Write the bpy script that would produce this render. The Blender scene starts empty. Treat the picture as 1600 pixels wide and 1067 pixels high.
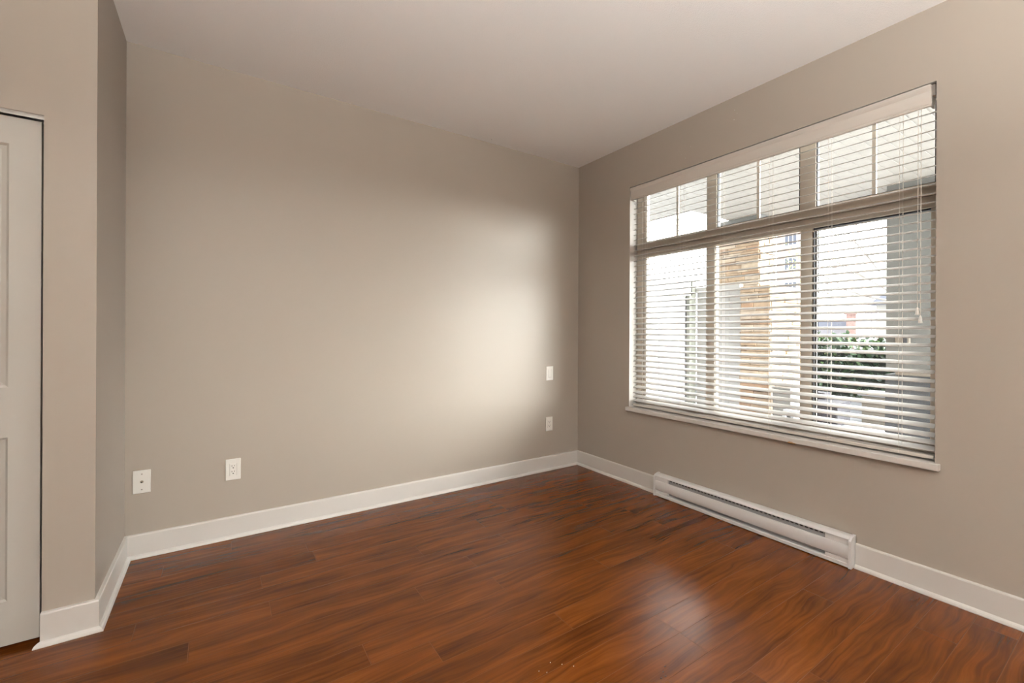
import bpy, bmesh, math, random
from mathutils import Vector, Matrix
random.seed(7)
C = bpy.context.scene.collection
SC = bpy.context.scene
PI = math.pi

# ------------------------------------------------------------------ camera
cam_d = bpy.data.cameras.new('camera')
cam = bpy.data.objects.new('camera', cam_d); C.objects.link(cam)
YAW, ROLL = 0.58472, 0.004686
fw = Vector((math.sin(YAW), math.cos(YAW), 0)); rt = Vector((math.cos(YAW), -math.sin(YAW), 0)); up = Vector((0, 0, 1))
r2 = rt * math.cos(ROLL) + up * math.sin(ROLL); u2 = -rt * math.sin(ROLL) + up * math.cos(ROLL)
m = Matrix((r2, u2, -fw)).transposed().to_4x4()
m.translation = Vector((-2.76505, -3.06766, 1.21183))
cam.matrix_world = m
cam_d.sensor_width = 36; cam_d.lens = 688.427 / 1600 * 36; cam_d.shift_y = -14.22 / 1600
cam_d.clip_start = 0.02; cam_d.clip_end = 300
SC.camera = cam

# ------------------------------------------------------------------ sky, sun, exposure
SC.view_settings.view_transform = 'Standard'
SC.view_settings.look = 'None'
SC.view_settings.gamma = 1
SC.view_settings.use_curve_mapping = False
SC.view_settings.exposure = 0.04
SKY_BASE, SKY_GLOW, GLOW_DIR = 4.0, 50.0, Vector((0.37, -0.92, 0.15)).normalized()
w = bpy.data.worlds.new('sky'); SC.world = w; w.use_nodes = True
nt = w.node_tree; nt.nodes.clear()
tc = nt.nodes.new('ShaderNodeTexCoord')
dp = nt.nodes.new('ShaderNodeVectorMath'); dp.operation = 'DOT_PRODUCT'; dp.inputs[1].default_value = GLOW_DIR
nt.links.new(tc.outputs['Generated'], dp.inputs[0])
mr = nt.nodes.new('ShaderNodeMapRange'); mr.interpolation_type = 'SMOOTHERSTEP'
mr.inputs[1].default_value = 0.45; mr.inputs[2].default_value = 1.0
mr.inputs[3].default_value = SKY_BASE; mr.inputs[4].default_value = SKY_GLOW
nt.links.new(dp.outputs['Value'], mr.inputs[0])
d2 = nt.nodes.new('ShaderNodeVectorMath'); d2.operation = 'DOT_PRODUCT'; d2.inputs[1].default_value = Vector((0.72, 0.62, 0.34)).normalized()
nt.links.new(tc.outputs['Generated'], d2.inputs[0])
m2 = nt.nodes.new('ShaderNodeMapRange'); m2.interpolation_type = 'SMOOTHERSTEP'
m2.inputs[1].default_value = 0.86; m2.inputs[2].default_value = 1.0; m2.inputs[3].default_value = 0.0; m2.inputs[4].default_value = 16.0
nt.links.new(d2.outputs['Value'], m2.inputs[0])
ad = nt.nodes.new('ShaderNodeMath'); nt.links.new(mr.outputs[0], ad.inputs[0]); nt.links.new(m2.outputs[0], ad.inputs[1])
bg = nt.nodes.new('ShaderNodeBackground'); bg.inputs[0].default_value = (1.0, 1.0, 0.985, 1)
nt.links.new(ad.outputs[0], bg.inputs[1])
wo = nt.nodes.new('ShaderNodeOutputWorld'); nt.links.new(bg.outputs[0], wo.inputs[0])
FILL_BOWL, FILL_UPLIGHT = 24.0, 2000.0      # radiance of the added fill lamp's bowl and of its open top
FILL_LAMP_POS = (-2.60, -4.80, 1.50)

# ------------------------------------------------------------------ materials
def new_mat(name):
    mt = bpy.data.materials.new(name); mt.use_nodes = True
    return mt, mt.node_tree, mt.node_tree.nodes['Principled BSDF']
def mat(name, col, rough=0.5, metal=0.0, bump=None, spec=0.5, var=None):
    """bump=(scale, strength, distance); var=(scale, amount)"""
    mt, t, b = new_mat(name)
    b.inputs['Base Color'].default_value = (*col, 1); b.inputs['Roughness'].default_value = rough
    b.inputs['Metallic'].default_value = metal; b.inputs['Specular IOR Level'].default_value = spec
    geo = t.nodes.new('ShaderNodeNewGeometry')
    if bump:
        n = t.nodes.new('ShaderNodeTexNoise'); n.inputs['Scale'].default_value = bump[0]; n.inputs['Detail'].default_value = 3
        t.links.new(geo.outputs['Position'], n.inputs['Vector'])
        bp = t.nodes.new('ShaderNodeBump'); bp.inputs['Strength'].default_value = bump[1]; bp.inputs['Distance'].default_value = bump[2]
        t.links.new(n.outputs['Fac'], bp.inputs['Height']); t.links.new(bp.outputs[0], b.inputs['Normal'])
    if var:
        n = t.nodes.new('ShaderNodeTexNoise'); n.inputs['Scale'].default_value = var[0]; n.inputs['Detail'].default_value = 4
        t.links.new(geo.outputs['Position'], n.inputs['Vector'])
        r = t.nodes.new('ShaderNodeMapRange'); r.inputs[1].default_value = .3; r.inputs[2].default_value = .7
        r.inputs[3].default_value = 1 - var[1]; r.inputs[4].default_value = 1 + var[1]
        t.links.new(n.outputs['Fac'], r.inputs[0])
        v = t.nodes.new('ShaderNodeVectorMath'); v.operation = 'SCALE'; v.inputs[0].default_value = col
        t.links.new(r.outputs[0], v.inputs['Scale']); t.links.new(v.outputs[0], b.inputs['Base Color'])
    return mt
M = {}
M['wall'] = mat('taupe_wall_paint', (0.365, 0.322, 0.276), 0.42, bump=(260, .10, .0015), spec=0.35)
M['ceiling'] = mat('textured_ceiling_paint', (0.92, 0.91, 0.892), 0.9, bump=(150, .55, .004), spec=0.2)
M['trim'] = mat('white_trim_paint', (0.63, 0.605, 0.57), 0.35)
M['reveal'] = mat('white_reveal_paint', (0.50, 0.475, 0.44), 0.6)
M['blind'] = mat('white_faux_wood', (0.58, 0.54, 0.49), 0.4, bump=(90, .05, .001))
M['slat'] = mat('cream_faux_wood_slats', (0.47, 0.45, 0.425), 0.42, bump=(90, .05, .001))
M['cord'] = mat('white_cord', (0.72, 0.68, 0.62), 0.8)
M['vinyl'] = mat('tan_window_vinyl', (0.60, 0.53, 0.445), 0.45)
M['gasket'] = mat('dark_gasket', (0.02, 0.02, 0.022), 0.5)
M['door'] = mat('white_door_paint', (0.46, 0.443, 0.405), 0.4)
M['track'] = mat('aluminium_track', (0.32, 0.30, 0.28), 0.35, metal=0.9)
M['heater'] = mat('white_enamel', (0.72, 0.71, 0.70), 0.35)
M['heater_dark'] = mat('grey_heater_metal', (0.27, 0.27, 0.275), 0.5)
M['black'] = mat('black_slot', (0.012, 0.011, 0.010), 0.6)
M['plate'] = mat('white_plastic', (0.78, 0.76, 0.71), 0.3)
M['screw'] = mat('plate_screw', (0.35, 0.32, 0.28), 0.4, metal=0.6)
M['brass'] = mat('coax_metal', (0.30, 0.25, 0.18), 0.35, metal=0.8)
M['chip'] = mat('bare_wood', (0.36, 0.20, 0.09), 0.7)
M['crumb'] = mat('pale_crumb', (0.5, 0.46, 0.40), 0.8)
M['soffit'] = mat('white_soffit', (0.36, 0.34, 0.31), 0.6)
M['conc'] = mat('pale_concrete', (0.27, 0.28, 0.30), 0.85, var=(3.0, .12))
M['fence'] = mat('pale_fence_paint', (0.36, 0.365, 0.395), 0.7)
M['fence2'] = mat('light_grey_fence_paint', (0.38, 0.375, 0.36), 0.7)
M['post'] = mat('grey_green_post', (0.19, 0.195, 0.165), 0.7)
M['col'] = mat('grey_column_paint', (0.105, 0.106, 0.10), 0.7)
M['coldark'] = mat('dark_grey_column_base', (0.032, 0.034, 0.038), 0.7, bump=(30, .3, .01))
M['colcap'] = mat('beige_stone_cap', (0.15, 0.13, 0.105), 0.8)
M['mortar'] = mat('brown_mortar', (0.11, 0.078, 0.055), 0.9)
STONE = [mat('stone_' + n, c, .85, bump=(40, .5, .01), var=(14, .18)) for n, c in
         (('ochre', (0.34, 0.25, 0.17)), ('sand', (0.39, 0.315, 0.235)), ('rust', (0.32, 0.21, 0.135)), ('buff', (0.41, 0.34, 0.27)), ('brown', (0.24, 0.17, 0.12)))]
M['brick'] = mat('red_brick', (0.27, 0.175, 0.155), 0.9, var=(12, .2))
M['brickpale'] = mat('pale_brick', (0.42, 0.32, 0.28), 0.9, var=(2, .15))
M['slate'] = mat('grey_roof', (0.16, 0.17, 0.21), 0.8)
M['siding'] = mat('grey_siding', (0.26, 0.25, 0.27), 0.8)
M['glassdark'] = mat('far_window_glass', (0.08, 0.09, 0.12), 0.1)
M['wicker'] = mat('dark_wicker', (0.022, 0.020, 0.026), 0.7, bump=(120, .6, .01))
M['metalgrey'] = mat('grey_painted_metal', (0.15, 0.145, 0.135), 0.5)
M['whiteplastic'] = mat('white_garden_plastic', (0.40, 0.41, 0.43), 0.4)
M['bark'] = mat('pale_bark', (0.25, 0.23, 0.21), 0.9)
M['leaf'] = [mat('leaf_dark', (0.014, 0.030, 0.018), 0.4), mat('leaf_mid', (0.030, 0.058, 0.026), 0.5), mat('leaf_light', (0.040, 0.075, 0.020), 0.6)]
M['budleaf'] = mat('young_leaf', (0.42, 0.45, 0.16), 0.6)
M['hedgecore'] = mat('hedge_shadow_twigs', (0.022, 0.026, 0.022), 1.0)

def glass_mat():
    mt = bpy.data.materials.new('window_glass'); mt.use_nodes = True; t = mt.node_tree; t.nodes.clear()
    tr = t.nodes.new('ShaderNodeBsdfTransparent'); tr.inputs[0].default_value = (0.97, 0.985, 0.98, 1)
    gl = t.nodes.new('ShaderNodeBsdfGlossy'); gl.inputs['Roughness'].default_value = 0.0
    fr = t.nodes.new('ShaderNodeFresnel'); fr.inputs[0].default_value = 1.45
    gg = t.nodes.new('ShaderNodeNewGeometry'); ior = t.nodes.new('ShaderNodeMapRange')   # same reflectance on both faces of the pane
    ior.inputs[3].default_value = 1.45; ior.inputs[4].default_value = 1 / 1.45
    t.links.new(gg.outputs['Backfacing'], ior.inputs[0]); t.links.new(ior.outputs[0], fr.inputs[0])
    mx = t.nodes.new('ShaderNodeMixShader'); t.links.new(fr.outputs[0], mx.inputs[0])
    t.links.new(tr.outputs[0], mx.inputs[1]); t.links.new(gl.outputs[0], mx.inputs[2])
    o = t.nodes.new('ShaderNodeOutputMaterial'); t.links.new(mx.outputs[0], o.inputs[0])
    return mt
M['glass'] = glass_mat()
def glow_mat(name, k):
    mt = bpy.data.materials.new(name); mt.use_nodes = True; t = mt.node_tree; t.nodes.clear()
    e = t.nodes.new('ShaderNodeEmission'); e.inputs[0].default_value = (1.0, 0.992, 0.97, 1); e.inputs[1].default_value = k
    o = t.nodes.new('ShaderNodeOutputMaterial'); t.links.new(e.outputs[0], o.inputs[0])
    return mt
M['bowl'] = glow_mat('fill_lamp_bowl', FILL_BOWL); M['fill_top'] = glow_mat('fill_lamp_top', FILL_UPLIGHT)

def floor_mat():
    mt, t, b = new_mat('reddish_laminate_planks')
    N, L = t.nodes.new, t.links.new
    def math_(op, a, c=None):
        n = N('ShaderNodeMath'); n.operation = op
        for i, v in enumerate((a, c)):
            if v is None: continue
            if isinstance(v, (int, float)): n.inputs[i].default_value = v
            else: L(v, n.inputs[i])
        return n.outputs[0]
    def comb(x, y, z):
        n = N('ShaderNodeCombineXYZ')
        for i, v in enumerate((x, y, z)):
            if isinstance(v, (int, float)): n.inputs[i].default_value = v
            else: L(v, n.inputs[i])
        return n.outputs[0]
    geo = N('ShaderNodeNewGeometry'); sp = N('ShaderNodeSeparateXYZ'); L(geo.outputs['Position'], sp.inputs[0])
    x, y = sp.outputs[0], sp.outputs[1]
    W_, LEN = 0.127, 1.21
    yr = math_('DIVIDE', math_('ADD', y, 1.96), W_); row = math_('FLOOR', yr); fy = math_('FRACT', yr)
    wn = N('ShaderNodeTexWhiteNoise'); wn.noise_dimensions = '1D'; L(math_('ADD', row, 3.3), wn.inputs['W'])
    xr = math_('DIVIDE', math_('ADD', x, math_('MULTIPLY', wn.outputs['Value'], 1.21)), LEN)
    brd = math_('FLOOR', xr); fx = math_('FRACT', xr)
    w2 = N('ShaderNodeTexWhiteNoise'); w2.noise_dimensions = '2D'; L(comb(row, brd, 0), w2.inputs['Vector'])
    rid = w2.outputs['Value']
    off = math_('MULTIPLY', rid, 37.0)
    # slow swirl bends the grain
    sw = N('ShaderNodeTexNoise'); sw.inputs['Scale'].default_value = 1.0; sw.inputs['Detail'].default_value = 2
    L(comb(math_('MULTIPLY', x, 2.6), math_('MULTIPLY', y, 9.0), off), sw.inputs['Vector'])
    yb = math_('ADD', y, math_('MULTIPLY', math_('SUBTRACT', sw.outputs['Fac'], .5), .085))
    g1 = N('ShaderNodeTexNoise'); g1.inputs['Scale'].default_value = 1; g1.inputs['Detail'].default_value = 6; g1.inputs['Roughness'].default_value = .62
    L(comb(math_('MULTIPLY', x, 1.5), math_('MULTIPLY', yb, 70.0), off), g1.inputs['Vector'])
    g2 = N('ShaderNodeTexNoise'); g2.inputs['Scale'].default_value = 1; g2.inputs['Detail'].default_value = 3
    L(comb(math_('MULTIPLY', x, 2.3), math_('MULTIPLY', yb, 13.0), math_('ADD', off, 11)), g2.inputs['Vector'])
    mixv = math_('ADD', math_('MULTIPLY', g1.outputs['Fac'], .55), math_('MULTIPLY', g2.outputs['Fac'], .55))
    mixv = math_('ADD', mixv, math_('MULTIPLY', math_('SUBTRACT', rid, .5), .045))
    cr = N('ShaderNodeValToRGB'); e = cr.color_ramp.elements
    e[0].position = .36; e[0].color = (0.046, 0.0120, 0.0019, 1)
    e[1].position = .76; e[1].color = (0.166, 0.050, 0.0088, 1)
    k = cr.color_ramp.elements.new(.47); k.color = (0.076, 0.0200, 0.0030, 1)
    k = cr.color_ramp.elements.new(.60); k.color = (0.118, 0.0322, 0.0050, 1)
    L(mixv, cr.inputs[0])
    # seams between boards: dark groove, one edge painted lighter as the bevel's reflection
    dy = math_('MULTIPLY', math_('MINIMUM', fy, math_('SUBTRACT', 1.0, fy)), W_)
    dx = math_('MULTIPLY', math_('MINIMUM', fx, math_('SUBTRACT', 1.0, fx)), LEN)
    d = math_('MINIMUM', dy, dx)
    gr = N('ShaderNodeMapRange'); gr.inputs[1].default_value = .0004; gr.inputs[2].default_value = .0014; L(d, gr.inputs[0])
    mx = N('ShaderNodeMix'); mx.data_type = 'RGBA'; L(gr.outputs[0], mx.inputs['Factor'])
    mx.inputs['A'].default_value = (0.045, 0.014, 0.004, 1); L(cr.outputs[0], mx.inputs['B'])
    ly_ = math_('MULTIPLY', math_('SUBTRACT', 1.0, fy), W_); lx_ = math_('MULTIPLY', math_('SUBTRACT', 1.0, fx), LEN)
    pl = N('ShaderNodeMapRange'); pl.inputs[1].default_value = .0012; pl.inputs[2].default_value = .0030; L(math_('MINIMUM', ly_, lx_), pl.inputs[0])
    my = N('ShaderNodeMix'); my.data_type = 'RGBA'; L(pl.outputs[0], my.inputs['Factor'])
    my.inputs['A'].default_value = (0.145, 0.052, 0.017, 1); L(mx.outputs['Result'], my.inputs['B']); mx = my
    L(mx.outputs['Result'], b.inputs['Base Color'])
    bp = N('ShaderNodeBump'); bp.inputs['Strength'].default_value = .35; bp.inputs['Distance'].default_value = .0012
    L(math_('ADD', gr.outputs[0], math_('MULTIPLY', g1.outputs['Fac'], .12)), bp.inputs['Height'])
    L(bp.outputs[0], b.inputs['Normal'])
    b.inputs['Roughness'].default_value = .24; b.inputs['Specular IOR Level'].default_value = .20
    return mt
M['floor'] = floor_mat()

# ------------------------------------------------------------------ mesh helpers
ORIGIN = {}
def wo_of(o): return ORIGIN.get(o.name, Vector((0, 0, 0))) if o else Vector((0, 0, 0))
class MB:
    def __init__(s): s.bm = bmesh.new()
    def _geo(s, vs, mi):
        fs = set(f for v in vs for f in v.link_faces)
        for f in fs: f.material_index = mi
    def box(s, a, b, mi=0, bev=0.0, seg=2):
        a = Vector(a); b = Vector(b)
        lo = Vector(min(p) for p in zip(a, b)); hi = Vector(max(p) for p in zip(a, b))
        r = bmesh.ops.create_cube(s.bm, size=1, matrix=Matrix.LocRotScale((lo + hi) / 2, None, hi - lo))
        s._geo(r['verts'], mi)
        if bev > 0:
            es = list(set(e for v in r['verts'] for e in v.link_edges))
            bmesh.ops.bevel(s.bm, geom=es, offset=bev, segments=seg, affect='EDGES', profile=.5, material=-1)
        return s
    def cyl(s, a, b, r1, r2=None, n=12, mi=0, caps=True):
        a = Vector(a); b = Vector(b); d = b - a; r2 = r1 if r2 is None else r2
        q = d.to_track_quat('Z', 'Y')
        r = bmesh.ops.create_cone(s.bm, cap_ends=caps, segments=n, radius1=r1, radius2=r2, depth=d.length,
                                  matrix=Matrix.LocRotScale((a + b) / 2, q, None))
        s._geo(r['verts'], mi); return s
    def sphere(s, c, r, mi=0, sub=2, sc=(1, 1, 1)):
        k = bmesh.ops.create_icosphere(s.bm, subdivisions=sub, radius=r, matrix=Matrix.LocRotScale(Vector(c), None, Vector(sc)))
        s._geo(k['verts'], mi); return s
    def quad(s, pts, mi=0):
        f = s.bm.faces.new([s.bm.verts.new(p) for p in pts]); f.material_index = mi; return s
    def prism(s, pts, axis, a, b, mi=0):
        """pts: 2D outline; axis 'x','y','z' extruded a..b"""
        def P(u, v, k): return {'x': (k, u, v), 'y': (u, k, v), 'z': (u, v, k)}[axis]
        A = [s.bm.verts.new(P(u, v, a)) for u, v in pts]; B = [s.bm.verts.new(P(u, v, b)) for u, v in pts]
        n = len(pts); fs = [s.bm.faces.new(A), s.bm.faces.new(B[::-1])]
        for i in range(n): fs.append(s.bm.faces.new((A[i], B[i], B[(i + 1) % n], A[(i + 1) % n])))
        for f in fs: f.material_index = mi
        return s
    def build(s, name, mats, parent=None, local=False, smooth=False, base=None):
        """mesh given in world coordinates unless local"""
        bmesh.ops.recalc_face_normals(s.bm, faces=s.bm.faces[:])
        org = wo_of(parent)
        o_loc = Vector((0, 0, 0))
        if not local:
            if parent is None and base is not None: org = Vector(base); o_loc = org
            bmesh.ops.translate(s.bm, verts=s.bm.verts[:], vec=-org)
        me = bpy.data.meshes.new(name); s.bm.to_mesh(me); s.bm.free()
        for mm in (mats if isinstance(mats, (list, tuple)) else [mats]): me.materials.append(mm)
        if smooth:
            for p in me.polygons: p.use_smooth = True
            try: me.set_sharp_from_angle(angle=math.radians(40))
            except Exception: pass
        o = bpy.data.objects.new(name, me); C.objects.link(o)
        if parent: o.parent = parent
        else: o.location = o_loc
        ORIGIN[o.name] = org if parent else o_loc
        return o
def tag(o, label, cat, group=None):
    o['label'] = label; o['category'] = cat
    if group: o['group'] = group
    return o
def thing(name, loc, label, cat, group=None):
    o = bpy.data.objects.new(name, None); C.objects.link(o); o.location = loc
    o.empty_display_size = .05; ORIGIN[o.name] = Vector(loc)
    return tag(o, label, cat, group)
def struct(o, label=None):
    o['kind'] = 'structure'
    if label: o['label'] = label
    return o
def copy_tree(o, parent=None):
    c = o.copy(); C.objects.link(c)
    if parent: c.parent = parent
    for ch in list(o.children): copy_tree(ch, c)
    return c

# ------------------------------------------------------------------ room shell
H = 2.74
XL, YD = -3.184, -0.651          # jog wall plane, closet wall plane
X0, Y0 = -4.70, -5.40            # far left and rear of the room
WY0, WY1, WZ0, WZ1 = -0.613, -2.449, 0.615, 2.391   # window opening
T = 0.17
struct(MB().box((X0 - T, Y0 - T, -.12), (T, T, 0)).build('floor', M['floor']))
mb = MB().box((X0 - T, Y0 - T, H), (T, T, H + .15))
mb.cyl((-.978, -.061, H - .0005), (-.978, -.061, H + .001), .003, n=8, mi=1)
struct(mb.build('ceiling', [M['ceiling'], M['black']]))
struct(MB().box((X0 - T, 0, 0), (T, T, H)).build('wall_back', M['wall']))
mb = MB()
mb.box((0, WY0, 0), (T, 0, H)); mb.box((0, Y0 - T, 0), (T, WY1, H))
mb.box((0, WY1, 0), (T, WY0, WZ0 - .03)); mb.box((0, WY1, WZ1), (T, WY0, H))
# white painted returns of the opening
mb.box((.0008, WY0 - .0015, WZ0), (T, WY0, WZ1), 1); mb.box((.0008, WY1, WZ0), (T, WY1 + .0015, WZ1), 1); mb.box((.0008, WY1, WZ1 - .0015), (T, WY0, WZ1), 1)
for (y, z, r) in ((-1.481, 2.594, .0035), (-1.485, 2.654, .003), (-1.50, 2.628, .002), (-1.165, 2.53, .0025), (-1.124, 2.462, .0025), (-1.128, 2.49, .0015), (-1.09, 2.50, .0015)):
    mb.cyl((-.0006, y, z), (.001, y, z), r, n=7, mi=1)
struct(mb.build('wall_right', [M['wall'], M['reveal']]))
struct(MB().box((XL - .10, YD, 0), (XL, 0, H)).build('wall_left', M['wall']))
DX0, DX1, DZ = -4.30, -3.336, 2.040
mb = MB(); mb.box((DX1, YD, 0), (XL - .10, YD + .11, H)); mb.box((DX0, YD, DZ), (DX1, YD + .11, H)); mb.box((X0, YD, 0), (DX0, YD + .11, H))
struct(mb.build('wall_left_closet', M['wall']))
struct(MB().box((X0 - T, Y0 - T, 0), (X0, 0, H)).build('wall_left_far', M['wall']))
struct(MB().box((X0, Y0 - T, 0), (0, Y0, H)).build('wall_front', M['wall']))

# baseboards: profile (distance from wall, height), swept on plan with mitred ends
BP = [(0, 0), (.030, 0), (.030, .004), (.0265, .0115), (.021, .0165), (.015, .019), (.015, .119), (.0125, .124), (0, .125)]
def baseboard(name, p0, p1, nrm, m0=0.0, m1=0.0, cut0=None):
    """m0/m1: miter slope at each end (+ lengthens with distance from the wall, - shortens)"""
    p0 = Vector((*p0, 0)); p1 = Vector((*p1, 0)); nrm = Vector((*nrm, 0)); d = (p1 - p0).normalized()
    bm = bmesh.new()
    A = [bm.verts.new(p0 + nrm * o - d * (max(0, o - .015) * cut0 if cut0 else o * m0) + Vector((0, 0, z))) for o, z in BP]
    B = [bm.verts.new(p1 + nrm * o + d * (o * m1) + Vector((0, 0, z))) for o, z in BP]
    n = len(BP); bm.faces.new(A); bm.faces.new(B[::-1])
    for i in range(n): bm.faces.new((A[i], B[i], B[(i + 1) % n], A[(i + 1) % n]))
    k = MB(); k.bm = bm
    return struct(k.build(name, M['trim']))
baseboard('baseboard_back', (XL, 0), (0, 0), (0, -1), -1, -1)
baseboard('baseboard_right', (0, 0), (0, -.905), (-1, 0), -1, 0)
baseboard('baseboard_right_window', (0, -2.148), (0, Y0), (-1, 0), 0, -1)
baseboard('baseboard_left', (XL, 0), (XL, YD), (1, 0), -1, 1)
baseboard('baseboard_left_closet', (DX1 - .001, YD), (XL, YD), (0, -1), 0, 1, cut0=1.15)

# ------------------------------------------------------------------ closet door and its track
d = bpy.data.objects.new('door_1', None); C.objects.link(d); d.location = (-3.8, YD + .04, 0); ORIGIN['door_1'] = Vector(d.location); struct(d)
DF = YD + .022                     # front face of the sliding door
dx0, dx1, dz0, dz1 = -4.25, DX1 - .011, .020, 2.020
px0, px1 = dx0 + .10, -3.433
mb = MB()
mb.box((dx0, DF, dz0), (px0, DF + .035, dz1)); mb.box((px1, DF, dz0), (dx1, DF + .035, dz1))
for za, zb in ((dz0, .186), (.805, .995), (1.917, dz1)): mb.box((px0, DF, za), (px1, DF + .035, zb))
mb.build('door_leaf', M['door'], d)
for za, zb in ((.186, .805), (.995, 1.917)):
    mb = MB(); rings = [(0, 0), (.008, .007), (.022, .0095), (.030, .008), (.050, .002)]
    loops = []
    for o, dp_ in rings:
        loops.append([mb.bm.verts.new(p) for p in ((px0 + o, DF + dp_, za + o), (px1 - o, DF + dp_, za + o), (px1 - o, DF + dp_, zb - o), (px0 + o, DF + dp_, zb - o))])
    for a, b in zip(loops, loops[1:]):
        for i in range(4): mb.bm.faces.new((a[i], a[(i + 1) % 4], b[(i + 1) % 4], b[i]))
    mb.bm.faces.new(loops[-1])
    bk = [mb.bm.verts.new(p) for p in ((px0, DF + .03, za), (px1, DF + .03, za), (px1, DF + .03, zb), (px0, DF + .03, zb))]
    for i in range(4): mb.bm.faces.new((loops[0][(i + 1) % 4], loops[0][i], bk[i], bk[(i + 1) % 4]))
    mb.bm.faces.new(bk[::-1])
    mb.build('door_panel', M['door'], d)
mb = MB()
mb.box((DX0, YD + .004, DZ - .006), (DX1 - .001, YD + .075, DZ)); mb.box((DX0, YD + .004, DZ - .016), (DX1 - .001, YD + .007, DZ - .004))
mb.box((DX0, YD + .010, DZ - .012), (DX1 - .001, YD + .013, DZ - .004)); mb.box((DX0, YD + .062, DZ - .03), (DX1 - .001, YD + .065, DZ - .004))
mb.build('door_track', M['track'], d)

# ------------------------------------------------------------------ window
win = bpy.data.objects.new('window_1', None); C.objects.link(win); win.location = (.11, -1.53, WZ0); ORIGIN['window_1'] = Vector(win.location); struct(win)
FX, FB, GX = .088, .140, .108
wy0, wy1 = WY0 - .002, WY1 + .002
TZ0, TZ1 = 1.822, 1.942
mb = MB()
mb.box((FX, wy0, WZ0 + .001), (FB, -.668, WZ1 - .002), bev=.003); mb.box((FX + .012, -.668, WZ0 + .001), (FB, -.7, WZ1 - .002), bev=.003)
mb.box((FX, -2.428, WZ0 + .001), (FB, wy1, WZ1 - .002))
mb.box((FX, wy0, WZ1 - .055), (FB, wy1, WZ1 - .002)); mb.box((FX - .003, wy0 - .0005, WZ0 + .0015), (FB + .001, wy1 + .0005, WZ0 + .062))
mb.build('window_frame', M['vinyl'], win)
mb = MB(); mb.box((FX - .004, wy0 - .0005, TZ0 + .060), (FB + .001, wy1 + .0005, TZ1), bev=.003); mb.box((FX - .002, wy0 - .001, TZ0), (FB + .0015, wy1 + .001, TZ0 + .058), bev=.003)
mb.build('transom', M['vinyl'], win)
for a, b, z0, z1 in ((-1.236, -1.308, TZ1 - .003, WZ1 - .05), (-1.832, -1.916, TZ1 - .003, WZ1 - .05), (-1.233, -1.297, WZ0 + .05, TZ0 + .003), (-1.840, -1.897, WZ0 + .05, TZ0 + .003)):
    MB().box((FX + .002, a, z0), (FB, b, z1), bev=.003).build('mullion', M['vinyl'], win)
for yc in (-.985, -1.583, -2.183):
    MB().box((GX - .006, yc - .0085, TZ1 - .004), (GX + .006, yc + .0085, WZ1 - .05)).build('muntin', M['vinyl'], win)
UP = ((-.700, -1.236), (-1.308, -1.832), (-1.916, -2.428))
LO = ((-.700, -1.233), (-1.297, -1.840), (-1.921, -2.408))
gz = WZ0 + .065
for i, (a, b) in enumerate(UP):
    g = MB(); t_ = .006
    for gx in ((a - t_, a), (b, b + t_)): g.box((GX - .012, gx[0], TZ1), (GX + .012, gx[1], WZ1 - .053))
    g.box((GX - .012, a, TZ1 - .002), (GX + .012, b, TZ1 + .005))
    g.build('glazing_bead', M['gasket'] if i else M['vinyl'], win)
    MB().box((GX - .002, a, TZ1), (GX + .002, b, WZ1 - .053)).build('glass_pane', M['glass'], win)
for i, (a, b) in enumerate(LO):
    if i < 2:
        g = MB(); t_ = .005
        for gx in ((a - t_, a), (b, b + t_)): g.box((GX - .012, gx[0], gz), (GX + .012, gx[1], TZ0))
        g.box((GX - .012, a, TZ0 - .005), (GX + .012, b, TZ0)); g.box((GX - .012, a, gz - .004), (GX + .012, b, gz + .004))
        g.build('glazing_bead', M['vinyl'], win)
        MB().box((GX - .002, a, gz), (GX + .002, b, TZ0)).build('glass_pane', M['glass'], win)
# opening sash on the right
s0, s1, sz0, sz1 = -1.899, -2.427, gz - .004, TZ0 + .002
mb = MB(); e = .012
mb.box((FX + .012, s0, sz0), (GX + .016, s0 - .006, sz1)); mb.box((FX + .012, s1 + .019, sz0), (GX + .016, s1, sz1))
mb.box((FX + .012, s0, sz1 - .004), (GX + .016, s1, sz1)); mb.box((FX + .012, s0, sz0), (GX + .016, s1, sz0 + .006))
sash = mb.build('sash', M['vinyl'], win)
mb = MB()
mb.box((FX + .006, s0 - .004, sz0), (GX + .01, s0 - .009, sz1)); mb.box((FX + .03, s0 - .018, sz0), (GX + .01, s0 - .022, sz1))
mb.box((FX + .006, s0 - .004, sz1 - .010), (GX + .01, s1 + .019, sz1 - .003)); mb.box((FX + .006, s0 - .004, sz0 + .006), (GX + .01, s1 + .019, sz0 + .015))
mb.build('gasket', M['gasket'], sash)
MB().box((FX + .02, s0 - .009, sz0 + .006), (GX + .01, s0 - .018, sz1 - .006)).build('sash_stile', M['metalgrey'], sash)
MB().box((GX - .002, s0 - .02, sz0 + .008), (GX + .002, s1 + .019, sz1 - .006)).build('glass_pane', M['glass'], sash)
# sill board
mb = MB(); mb.box((-.032, WY1 - .018, WZ0 - .030), (.088, WY0 + .011, WZ0), bev=.003)
bm = mb.bm
# chipped edge showing bare wood
mb.sphere((-.0290, -1.842, WZ0 - .0295), .020, mi=1, sub=2, sc=(.24, 1, .40)); mb.sphere((-.0290, -1.858, WZ0 - .0300), .012, mi=1, sub=2, sc=(.36, 1, .45))
struct(mb.build('trim_sill', [M['trim'], M['chip']]))

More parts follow.
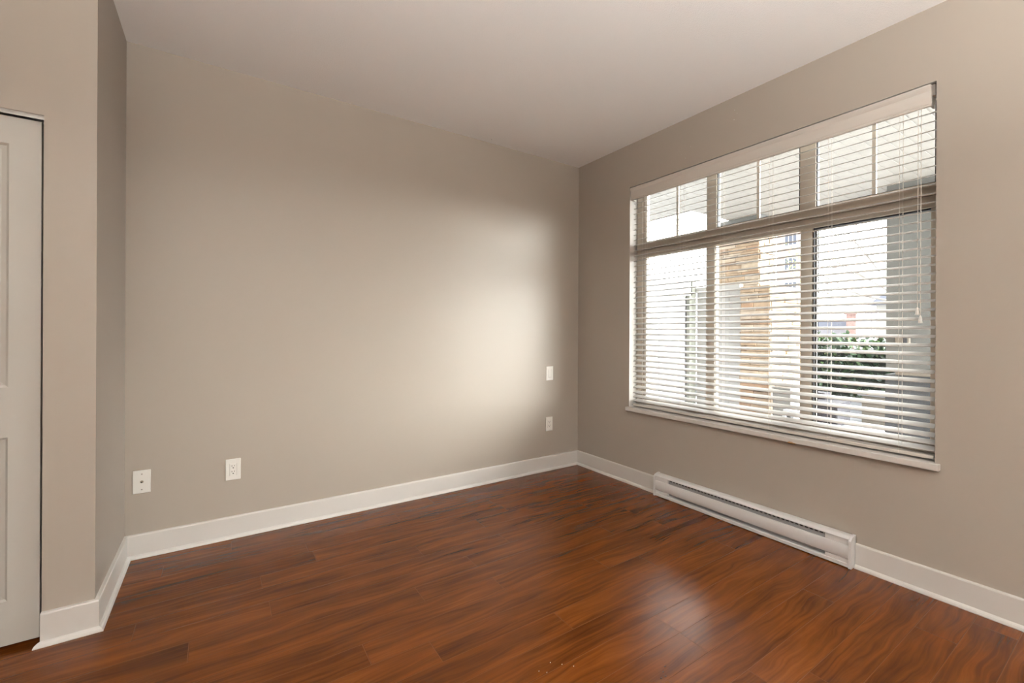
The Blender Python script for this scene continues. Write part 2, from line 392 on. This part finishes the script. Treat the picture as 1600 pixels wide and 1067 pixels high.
# ------------------------------------------------------------------ blind
BX = .047; TILT = math.radians(17)
bl = thing('window_blind', (BX, -1.53, 2.33), 'white wide slat venetian blind hanging in the window, slats tilted open', 'blind')
by0, by1 = WY0 - .022, WY1 + .010
HW, TH = .0250, .0014
pts_t, pts_b = [], []
for k in range(7):
    u = -HW + 2 * HW * k / 6; c = .0022 * (1 - (u / HW) ** 2)
    pts_t.append((u, c + TH)); pts_b.append((u, c - TH))
outline = pts_b + pts_t[::-1]
ct, st = math.cos(TILT), math.sin(TILT)
rot = [(u * ct - v * st, u * st + v * ct) for u, v in outline]
PITCH = .0424; ztop = 2.262; slats = []
first = None; n_sl = 37
zs = [ztop - PITCH * k for k in range(n_sl)]
zs += [zs[-1] - .034, zs[-1] - .066]
for k, z in enumerate(zs):
    if first is None:
        first = MB().prism(rot, 'y', by0 + 1.53, by1 + 1.53).build('slat', M['slat'], bl, local=True, smooth=True); o = first
    else:
        o = first.copy(); C.objects.link(o); o.parent = bl
    o.location = (0, 0, z - 2.33)
zb = zs[-1]
# bottom rail
MB().box((BX - .026, by1, WZ0 + .010), (BX + .026, by0, WZ0 + .028), bev=.004).build('bottom_rail', M['blind'], bl)
MB().box((BX - .024, by1, 2.335), (BX + .028, by0, WZ1 - .004)).build('headrail', M['blind'], bl)
# crown valance across the top with returns at both ends
vp = [(.018, 2.283), (.006, 2.283), (.004, 2.290), (.008, 2.296), (.006, 2.304), (.0035, 2.325), (.002, 2.352), (-.004, 2.364), (-.008, 2.374), (-.008, 2.379), (.018, 2.379)]
mb = MB().prism(vp, 'y', WY1 + .020, WY0 - .008)
vl = mb.build('valance', M['blind'], bl)
MB().box((.018, WY1 + .020, 2.283), (.06, WY1 + .026, 2.376)).build('valance_return', M['blind'], vl); MB().box((.018, WY0 - .014, 2.283), (.06, WY0 - .008, 2.376)).build('valance_return', M['blind'], vl)
for yc in (-.735, -1.078, -1.383, -1.698, -2.011, -2.316):
    mb = MB()
    for xo, yo in ((-.0262, .006), (.0262, .006)):
        mb.cyl((BX + xo, yc + yo, WZ0 + .012), (BX + xo, yc + yo, 2.34), .0008, n=5)
    mb.cyl((BX, yc, WZ0 + .02), (BX, yc, 2.34), .0009, n=5)
    for z in zs:
        for yo in (.006,):
            mb.cyl((BX - .026, yc + yo, z - .009), (BX + .026, yc + yo, z + .006), .00035, n=4)
    mb.build('ladder_cord', M['cord'], bl)
for yc, ze in ((-2.381, 1.335), (-2.392, 1.295)):
    mb = MB().cyl((.012, yc, ze), (.012, yc, 2.30), .0012, n=6); pc = mb.build('pull_cord', M['cord'], bl)
    MB().cyl((.012, yc, ze - .03), (.012, yc, ze), .009, .0045, n=10).cyl((.012, yc, ze), (.012, yc, ze + .006), .0045, .002, n=10).build('tassel', M['plate'], pc, smooth=True)

# ------------------------------------------------------------------ baseboard heater
hy0, hy1 = -.908, -2.146
ht = thing('baseboard_heater', (0, (hy0 + hy1) / 2, 0), 'long white electric baseboard heater on the wall under the window', 'heater')
gy0, gy1 = -1.03, -2.027
MB().box((-.006, hy1, .004), (-.0005, hy0, .160)).build('back_plate', M['heater'], ht)
tp = [(-.006, .156), (-.006, .164), (-.030, .1645), (-.048, .161), (-.057, .156), (-.0605, .151), (-.0600, .148), (-.056, .148), (-.050, .152), (-.035, .156)]
MB().prism(tp, 'y', hy1 + .010, hy0 - .010).build('top_cover', M['heater'], ht, smooth=True)
fp = [(-.050, .118), (-.0585, .1175), (-.0605, .114), (-.0615, .085), (-.0605, .053), (-.058, .049), (-.050, .048), (-.052, .085)]
MB().prism(fp, 'y', hy1 + .012, hy0 - .012).build('front_panel', M['heater'], ht, smooth=True)
MB().prism([(-.06, .006), (-.0605, .023), (-.056, .026), (-.02, .026), (-.02, .006)], 'y', hy1 + .010, hy0 - .010).build('bottom_lip', M['heater'], ht)
for a, b in ((hy0 - .010, gy0), (gy1, hy1 + .010)):
    MB().box((-.0575, b, .119), (-.010, a, .147)).build('blank_section', M['heater'], ht); MB().box((-.0575, b, .027), (-.010, a, .047)).build('blank_section', M['heater'], ht)
for a, b in ((hy0, hy0 - .013), (hy1 + .013, hy1)):
    ec = [(-.0005, .003), (-.063, .003), (-.063, .135), (-.061, .145), (-.055, .153), (-.045, .159), (-.02, .166), (-.0005, .166)]
    MB().prism(ec, 'y', b, a).build('end_cap', M['heater'], ht)
mb = MB()
mb.prism([(-.048, .108), (-.043, .108), (-.036, .152), (-.041, .152)], 'y', gy1, gy0)     # louvred outlet strip
for k in range(40):
    yy = gy0 - .012 - k * .0245
    if yy < gy1 + .018: break
    mb.prism([(-.0446, .1345), (-.0434, .1345), (-.0424, .1415), (-.0436, .1415)], 'y', yy - .014, yy, 1)
mb.build('outlet_grille', [M['heater_dark'], M['black']], ht)
MB().box((-.040, gy1, .030), (-.008, gy0, .048)).build('inlet_slot', M['heater_dark'], ht)

# ------------------------------------------------------------------ wall plates on the back wall
def plate_base(name, x, z, label, cat, group=None):
    t_ = thing(name, (x, 0, z), label, cat, group)
    bm = MB(); bm.box((-.0375, -.006, -.0615), (.0375, 0, .0615), bev=.0025)
    bm.build('cover_plate', M['plate'], t_, local=True)
    return t_
def outlet(x, z, label):
    t_ = plate_base('wall_outlet', x, z, label, 'outlet', 'duplex outlets low on the back wall')
    MB().box((-.0168, -.0075, -.0335), (.0168, -.003, .0335), bev=.001).build('receptacle', M['plate'], t_, local=True)
    mb = MB()
    for s in (-1, 1):
        zc = .0165 * s
        mb.box((-.0078, -.0079, zc + .001), (-.0052, -.0065, zc + .0095)); mb.box((.0052, -.0079, zc + .002), (.0078, -.0065, zc + .0085))
        mb.cyl((0, -.0079, zc - .0065), (0, -.0065, zc - .0065), .0032, n=10)
    mb.build('socket_slots', M['black'], t_, local=True)
    MB().box((-.0182, -.0064, -.0349), (-.0169, -.0055, .0349)).box((.0169, -.0064, -.0349), (.0182, -.0055, .0349)).build('insert_joint', M['screw'], t_, local=True)
    return t_
outlet(-2.699, .399, 'white duplex outlet beside the coaxial plate, left side of the back wall')
outlet(-.339, .405, 'white duplex outlet directly below the light switch near the corner')
t_ = plate_base('light_switch', -.335, .852, 'white rocker light switch above an outlet near the corner', 'switch')
MB().prism([(-.0075, -.0325), (-.0045, -.0325), (-.003, 0), (-.003, .0325), (-.0068, .0325), (-.0078, .004)], 'x', -.0163, .0163).build('rocker', M['plate'], t_, local=True)
MB().box((-.0178, -.0064, -.0345), (-.0165, -.0055, .0345)).box((.0165, -.0064, -.0345), (.0178, -.0055, .0345)).box((-.0178, -.0064, -.0352), (.0178, -.0055, -.0334)).build('insert_joint', M['screw'], t_, local=True)
t_ = plate_base('coaxial_plate', -3.113, .402, 'white cable jack wall plate near the left corner', 'wall plate')
mb = MB().cyl((0, -.0068, 0), (0, -.005, 0), .0078, n=6).cyl((0, -.016, 0), (0, -.006, 0), .0046, n=14)
j = mb.build('jack', M['brass'], t_, local=True)
MB().cyl((0, -.0163, 0), (0, -.0155, 0), .0034, n=12).build('jack_hole', M['black'], j, local=True)
for s in (-1, 1):
    MB().cyl((0, -.0070, .0413 * s), (0, -.0055, .0413 * s), .0034, n=12).box((-.003, -.0073, .0413 * s - .0004), (.003, -.0069, .0413 * s + .0004)).build('screw', M['screw'], t_, local=True)

# ------------------------------------------------------------------ added uplight, out of view, brightens the room
lp = thing('fill_lamp', (FILL_LAMP_POS[0], FILL_LAMP_POS[1], 0), 'unseen uplight lamp added at the rear of the room to brighten it', 'lamp')
lx, ly, lz = FILL_LAMP_POS
MB().cyl((lx, ly, 0), (lx, ly, .025), .15, .14, n=32).build('base', M['track'], lp)
MB().cyl((lx, ly, .02), (lx, ly, lz - .145), .012, n=12).build('pole', M['track'], lp)
mb = MB(); rings = []
for k in range(7):
    a = PI / 2 * k / 6; rr, zz = .26 * math.sin(a) + .012, -.15 * math.cos(a)
    rings.append([mb.bm.verts.new((lx + rr * math.cos(q), ly + rr * math.sin(q), lz + zz)) for q in [2 * PI * i / 32 for i in range(32)]])
for a, b in zip(rings, rings[1:]):
    for i in range(32): mb.bm.faces.new((a[i], a[(i + 1) % 32], b[(i + 1) % 32], b[i]))
mb.build('bowl', M['bowl'], lp, smooth=True)
MB().cyl((lx, ly, lz - .070), (lx, ly, lz - .064), .155, n=32).build('diffuser', M['fill_top'], lp)

# ------------------------------------------------------------------ crumbs left on the floor
rc = random.Random(3)
for k, (x, y) in enumerate(((-1.75, -1.80), (-1.72, -1.83), (-1.79, -1.83), (-1.81, -1.81), (-1.69, -1.86))):
    o = MB().sphere((x, y, .0010), .0017, sub=1, sc=(1.2, .8, .6)).build('crumb', M['crumb'], base=(x, y, 0))
    tag(o, 'tiny pale crumb on the wood floor in the foreground', 'crumb', 'pale crumbs on the floor')
for k, (x, y) in enumerate(((-1.413, -2.043), (-1.45, -2.074), (-1.47, -2.07), (-1.44, -2.056))):
    o = MB().sphere((x, y, .0012), .0030, sub=1, sc=(1.5, .7, .4)).build('crumb', M['wicker'], base=(x, y, 0))
    tag(o, 'tiny dark speck of grit on the shiny floor patch', 'crumb', 'dark specks on the floor')

# ------------------------------------------------------------------ outside: porch
struct(MB().box((T, -9, -.12), (9, 9, 0)).build('patio', M['conc']))
struct(MB().box((9, -60, -.4), (90, 60, -.15)).build('ground', M['conc']))
# boarded soffit: narrow boards running away from the window
mb = MB()
yy = -3.0
while yy < 3.4:
    x1 = 3.45 if yy < .22 else 2.15
    mb.box((T, yy, H), (x1, yy + .098, H + .02)); mb.box((T, yy + .098, H + .003), (x1, yy + .11, H + .02))
    yy += .11
mb.box((T, -3.0, H + .02), (3.45, .25, H + .12)); mb.box((T, .25, H + .02), (2.15, 3.4, H + .12))
struct(mb.build('trim_soffit', M['soffit']))
def stone_pier(name, x0, x1, y0, y1, z1, label, cap=None, seed=1):
    """ledgestone faces on all four sides around a mortar core"""
    rn = random.Random(seed)
    t_ = thing(name, ((x0 + x1) / 2, (y0 + y1) / 2, 0), label, 'pillar')
    mb = MB(); ins = .022
    mb.box((x0 + ins, y0 + ins, 0), (x1 - ins, y1 - ins, z1), 0)
    z = 0.0
    while z < z1 - .01:
        h = min(rn.choice((.03, .04, .05, .06, .075)), z1 - z)
        if z1 - z - h < .03: h = z1 - z
        for side in range(4):
            L = (y1 - y0) if side < 2 else (x1 - x0)
            u = 0.0
            while u < L - .005:
                l = min(rn.uniform(.10, .32), L - u)
                if L - u - l < .06: l = L - u
                pr = rn.uniform(0, .02); g = .0016; mi = 1 + rn.choice((0, 0, 1, 1, 1, 2, 3, 3, 4 if rn.random() < .5 else 0))
                a, b = u + g, u + l - g
                if side == 0: mb.box((x0 - pr, y0 + a, z + g), (x0 + ins + .004, y0 + b, z + h - g), mi, bev=.004, seg=1)
                elif side == 1: mb.box((x1 + pr, y0 + a, z + g), (x1 - ins - .004, y0 + b, z + h - g), mi, bev=.004, seg=1)
                elif side == 2: mb.box((x0 + a, y0 - pr, z + g), (x0 + b, y0 + ins + .004, z + h - g), mi, bev=.004, seg=1)
                else: mb.box((x0 + a, y1 + pr, z + g), (x0 + b, y1 - ins - .004, z + h - g), mi, bev=.004, seg=1)
                u += l
        z += h
    mb.build('stonework', [M['mortar']] + STONE, t_)
    if cap: MB().box((x0 - .03, y0 - .03, z1), (x1 + .03, y1 + .03, cap), bev=.006).build('cap', M['col'], t_)
    return t_
stone_pier('stone_pillar', 3.0, 3.42, -.10, .47, 2.64, 'tall tan ledgestone pillar reaching the porch ceiling behind the pale fence', cap=H, seed=4)
stone_pier('stone_pier', 2.0, 2.78, -.735, -.42, 1.72, 'low ledgestone pier with orange stones at the end of the pale fence', seed=9)
# front fence between the post and the pier
t_ = thing('pale_fence', (2.06, -.15, 0), 'light grey board fence between the low stone pier and the fence posts', 'fence')
mb = MB()
for k in range(4): mb.box((2.05, -.39 + k * .135, .03), (2.075, -.39 + k * .135 + .132, 1.70))
mb.build('boards', M['fence2'], t_); MB().box((2.03, -.39, 1.70), (2.095, .150, 1.76)).build('top_rail', M['fence2'], t_)
# divider running out from the house on the left
t_ = thing('privacy_screen', (1.1, .19, 0), 'tall bluish white privacy screen dividing the patio on the left', 'fence')
mb = MB()
for k in range(3): mb.box((.25 + k * .57, .18, .03), (.25 + k * .57 + .562, .205, 1.64))
mb.build('panels', M['fence'], t_); MB().box((.22, .165, 1.655), (1.955, .22, 1.83)).build('top_board', M['fence'], t_)
MB().box((.22, .172, 1.64), (1.955, .212, 1.655)).build('shadow_gap', M['post'], t_)
o = MB().box((1.965, .155, 0), (2.045, .235, 1.84), bev=.004).build('fence_post', M['post'], base=(2.0, .195, 0)); tag(o, 'square grey green fence post at the end of the privacy screen, the taller of two', 'post')
o = MB().box((1.86, .118, 0), (1.91, .160, 1.66), bev=.004).build('fence_post', M['post'], base=(1.89, .14, 0)); tag(o, 'slim grey green fence post, shorter, in front of the privacy screen', 'post')
# square column on the right
t_ = thing('porch_column', (3.17, -1.9, 0), 'square grey porch column behind the right hand window sash', 'column')
MB().box((2.97, -2.35, .86), (3.40, -1.405, H - .001)).build('shaft', M['col'], t_)
MB().box((2.95, -2.38, 0), (3.42, -1.405, .80)).build('base', M['coldark'], t_)
MB().box((2.93, -2.40, .80), (3.44, -1.49, .86), bev=.008).build('ledge', M['colcap'], t_)
bx = MB().box((2.925, -1.60, 1.11), (2.97, -1.49, 1.21), bev=.004).build('outlet_box', M['colcap'], t_)
MB().box((2.92, -1.585, 1.125), (2.926, -1.555, 1.195)).build('cover', M['coldark'], bx)
# things standing on the patio
t_ = thing('patio_cabinet', (1.78, -1.0, 0), 'pale grey outdoor cabinet in front of the low stone pier', 'cabinet')
MB().box((1.70, -1.065, .05), (2.0, -.905, .68), bev=.006).build('body', M['metalgrey'], t_)
MB().box((1.685, -1.07, .68), (2.0, -.895, .70), bev=.004).build('top', M['metalgrey'], t_)
MB().box((1.715, -.904, .03), (1.99, -.894, .66)).build('side_shadow', M['coldark'], t_)  # dark sheet painted in for the shadow on the cabinet's left side
for a in (1.73, 1.97):
    for b in (-1.05, -.92): MB().cyl((a, b, 0), (a, b, .055), .012, n=8).build('foot', M['coldark'], t_)
dr = MB().box((1.694, -1.058, .08), (1.702, -.912, .50), bev=.002).build('door', M['metalgrey'], t_)
MB().cyl((1.688, -1.045, .36), (1.688, -1.045, .46), .006, n=8).build('handle', M['coldark'], dr)
t_ = thing('garden_stool', (1.62, -1.17, 0), 'small white slatted garden stool beside the grey cabinet', 'stool')
mb = MB()
for k in range(3): mb.box((1.53 + k * .065, -1.27, .50), (1.53 + k * .065 + .055, -1.075, .52), bev=.004)
mb.build('seat', M['whiteplastic'], t_)
for a in (1.54, 1.70):
    for b in (-1.26, -1.085): MB().box((a - .013, b - .013, 0), (a + .013, b + .013, .50)).build('leg', M['whiteplastic'], t_)
MB().box((1.545, -1.253, .2), (1.56, -1.09, .225)).build('stretcher', M['whiteplastic'], t_); MB().box((1.68, -1.253, .2), (1.695, -1.09, .225)).build('stretcher', M['whiteplastic'], t_)
t_ = thing('storage_bench', (3.95, -.5, 0), 'low dark wicker storage bench on the patio in front of the hedge', 'bench')
MB().box((3.85, -.66, .02), (4.25, .2, .30), bev=.01).build('box', M['wicker'], t_)
MB().box((3.84, -.67, .30), (4.26, .2, .325), bev=.006).build('lid', M['wicker'], t_)
MB().box((4.05, -.44, .325), (4.25, .18, .41), bev=.01).build('backrest', M['wicker'], t_)
t_ = thing('planter_wall', (4.7, -1.3, 0), 'low beige stone block wall at the foot of the grey column', 'wall')
MB().box((4.5, -1.9, 0), (4.9, -.70, .38), bev=.01).build('blocks', M['colcap'], t_)
MB().box((4.46, -1.95, .38), (4.94, -.66, .42), bev=.01).build('cap', M['conc'], t_)
o = MB().box((5.2, -4, 0), (5.5, 4, .22), bev=.02).build('concrete_kerb', M['conc'], base=(5.35, 0, 0)); tag(o, 'pale concrete kerb running along the foot of the hedge', 'kerb')
# hedge
hd = thing('hedge', (6.4, -.1, 0), 'dense dark green leafy hedge across the end of the patio', 'hedge')
rl = random.Random(5)
hx0, hx1, hy_0, hy_1, hz1 = 5.75, 6.9, -3.2, 2.2, 1.06
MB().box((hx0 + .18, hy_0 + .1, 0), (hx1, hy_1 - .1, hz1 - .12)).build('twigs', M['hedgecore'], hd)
mb = MB()
def leaf(c, size, mi):
    d = Vector((rl.uniform(-1, .4), rl.uniform(-1, 1), rl.uniform(-.6, 1))).normalized()
    s_ = d.cross(Vector((rl.uniform(-1, 1), rl.uniform(-1, 1), rl.uniform(-1, 1)))).normalized(); n_ = d.cross(s_)
    p = Vector(c); l = size; w_ = size * .28
    v = [p, p + d * l * .35 + s_ * w_, p + d * l * .75 + s_ * w_ * .7 - n_ * l * .05, p + d * l - n_ * l * .12, p + d * l * .75 - s_ * w_ * .7 - n_ * l * .05, p + d * l * .35 - s_ * w_, p + d * l * .45 + n_ * l * .03]
    vs = [mb.bm.verts.new(q) for q in v]
    for a, b in ((0, 1), (1, 2), (2, 3), (3, 4), (4, 5), (5, 0)):
        f = mb.bm.faces.new((vs[6], vs[a], vs[b])); f.material_index = mi
for k in range(5200):
    y = rl.uniform(hy_0, hy_1); bump_ = .10 * math.sin(y * 5.1) + .07 * math.sin(y * 11 + 1)
    z = rl.uniform(.05, hz1 + .06 + .4 * bump_); x = hx0 + .12 + .12 * math.sin(y * 4 + z * 6) + rl.uniform(-.10, .14)
    if rl.random() < .25: x = rl.uniform(hx0, hx1); z = hz1 + rl.uniform(-.14, .12) + .4 * bump_
    pr_ = (z / hz1)
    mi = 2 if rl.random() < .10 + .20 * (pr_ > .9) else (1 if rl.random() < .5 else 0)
    leaf((x, y, z), rl.uniform(.06, .12), mi)
mb.build('foliage', M['leaf'], hd)

# ------------------------------------------------------------------ far background
t_ = thing('townhouse', (41, 16.3, 0), 'tall pale brick townhouse seen through the middle pane', 'building')
MB().box((40, 15.3, -.3), (43, 17.35, 12.4)).build('walls', M['brickpale'], t_)
MB().prism([(39.6, 12.4), (43.4, 12.4), (41.5, 13.6)], 'y', 15.0, 17.6).build('roof', M['slate'], t_)
for zc in (9.8, 7.6, 5.4):
    wf = MB().box((39.94, 15.6, zc - .7), (40.02, 16.7, zc + .5)).build('window_frame', M['trim'], t_)
    mb = MB()
    for k in range(3): mb.box((39.92, 15.68 + k * .34, zc - .6), (39.95, 15.68 + k * .34 + .26, zc + .42))
    mb.build('pane', M['glassdark'], wf)
t_ = thing('garden_house', (18, 3.5, 0), 'low grey house just left of the red brick chimney', 'building')
MB().box((17.25, 3.95, -.2), (20, 4.95, 1.45)).build('walls', M['siding'], t_)
MB().prism([(3.85, 1.45), (5.05, 1.45), (5.0, 1.78), (3.95, 1.78)], 'x', 17.2, 20.2).build('roof', M['slate'], t_)
t_ = thing('brick_chimney', (17.2, 3.6, 0), 'square red brick chimney rising behind the hedge', 'chimney')
MB().box((16.6, 3.42, -.2), (17.1, 3.72, 1.93)).build('shaft', M['brick'], t_)
MB().box((16.55, 3.37, 1.93), (17.15, 3.77, 2.03)).build('cap', M['brick'], t_)
t_ = thing('gabled_house', (31, 6.2, 0), 'distant house with a blue grey gable roof beside the column', 'building')
MB().box((29, 4.6, -.2), (34, 6.6, 2.9)).build('walls', M['soffit'], t_)
MB().prism([(4.3, 2.9), (6.9, 2.9), (5.4, 4.1)], 'x', 28.6, 34.4).build('roof', M['slate'], t_)
t_ = thing('lamp_post', (16, 2.77, 0), 'thin grey lamp post with a cross arm beyond the hedge', 'lamp post')
MB().cyl((16, 2.77, -.2), (16, 2.77, 1.95), .022, n=8).build('pole', M['siding'], t_)
MB().box((15.98, 2.58, 1.93), (16.02, 2.96, 1.96)).box((15.97, 2.60, 1.78), (16.03, 2.64, 1.93)).box((15.97, 2.90, 1.78), (16.03, 2.94, 1.93)).build('cross_arm', M['siding'], t_)
# bare tree whose twigs reach across the sash
tr = thing('tree', (12, .55, -.15), 'pale bare branched tree with a few yellow green buds behind the hedge', 'tree')
rt_ = random.Random(12); mb = MB(); tips = []
def branch(p, d, l, r, depth):
    q = p + d * l
    mb.cyl(p, q, r, r * .7, n=6)
    if depth == 0: tips.append(q); return
    for k in range(rt_.choice((2, 3)) if depth > 1 else 3):
        nd = (d + Vector((rt_.uniform(-.5, .5), rt_.uniform(-.35, .75), rt_.uniform(-.3, .45)))).normalized()
        branch(q, nd, l * rt_.uniform(.66, .86), r * .62, depth - 1)
branch(Vector((12, .55, -.2)), Vector((0, .06, 1)), 2.2, .075, 0); mb2 = None
for d in ((0.1, .8, .65), (-.2, .6, .9), (.2, 1, .3), (0, .1, 1), (.1, -.5, .8)):
    branch(Vector((12, .68, 1.95)), Vector(d).normalized(), 1.15, .034, 3)
mb.build('branches', M['bark'], tr)
mb = MB()
for q in tips:
    for k in range(5):
        c = q + Vector((rt_.uniform(-.2, .2), rt_.uniform(-.2, .2), rt_.uniform(-.2, .2))); leaf(c, .07, 0)
mb.build('foliage', M['budleaf'], tr)
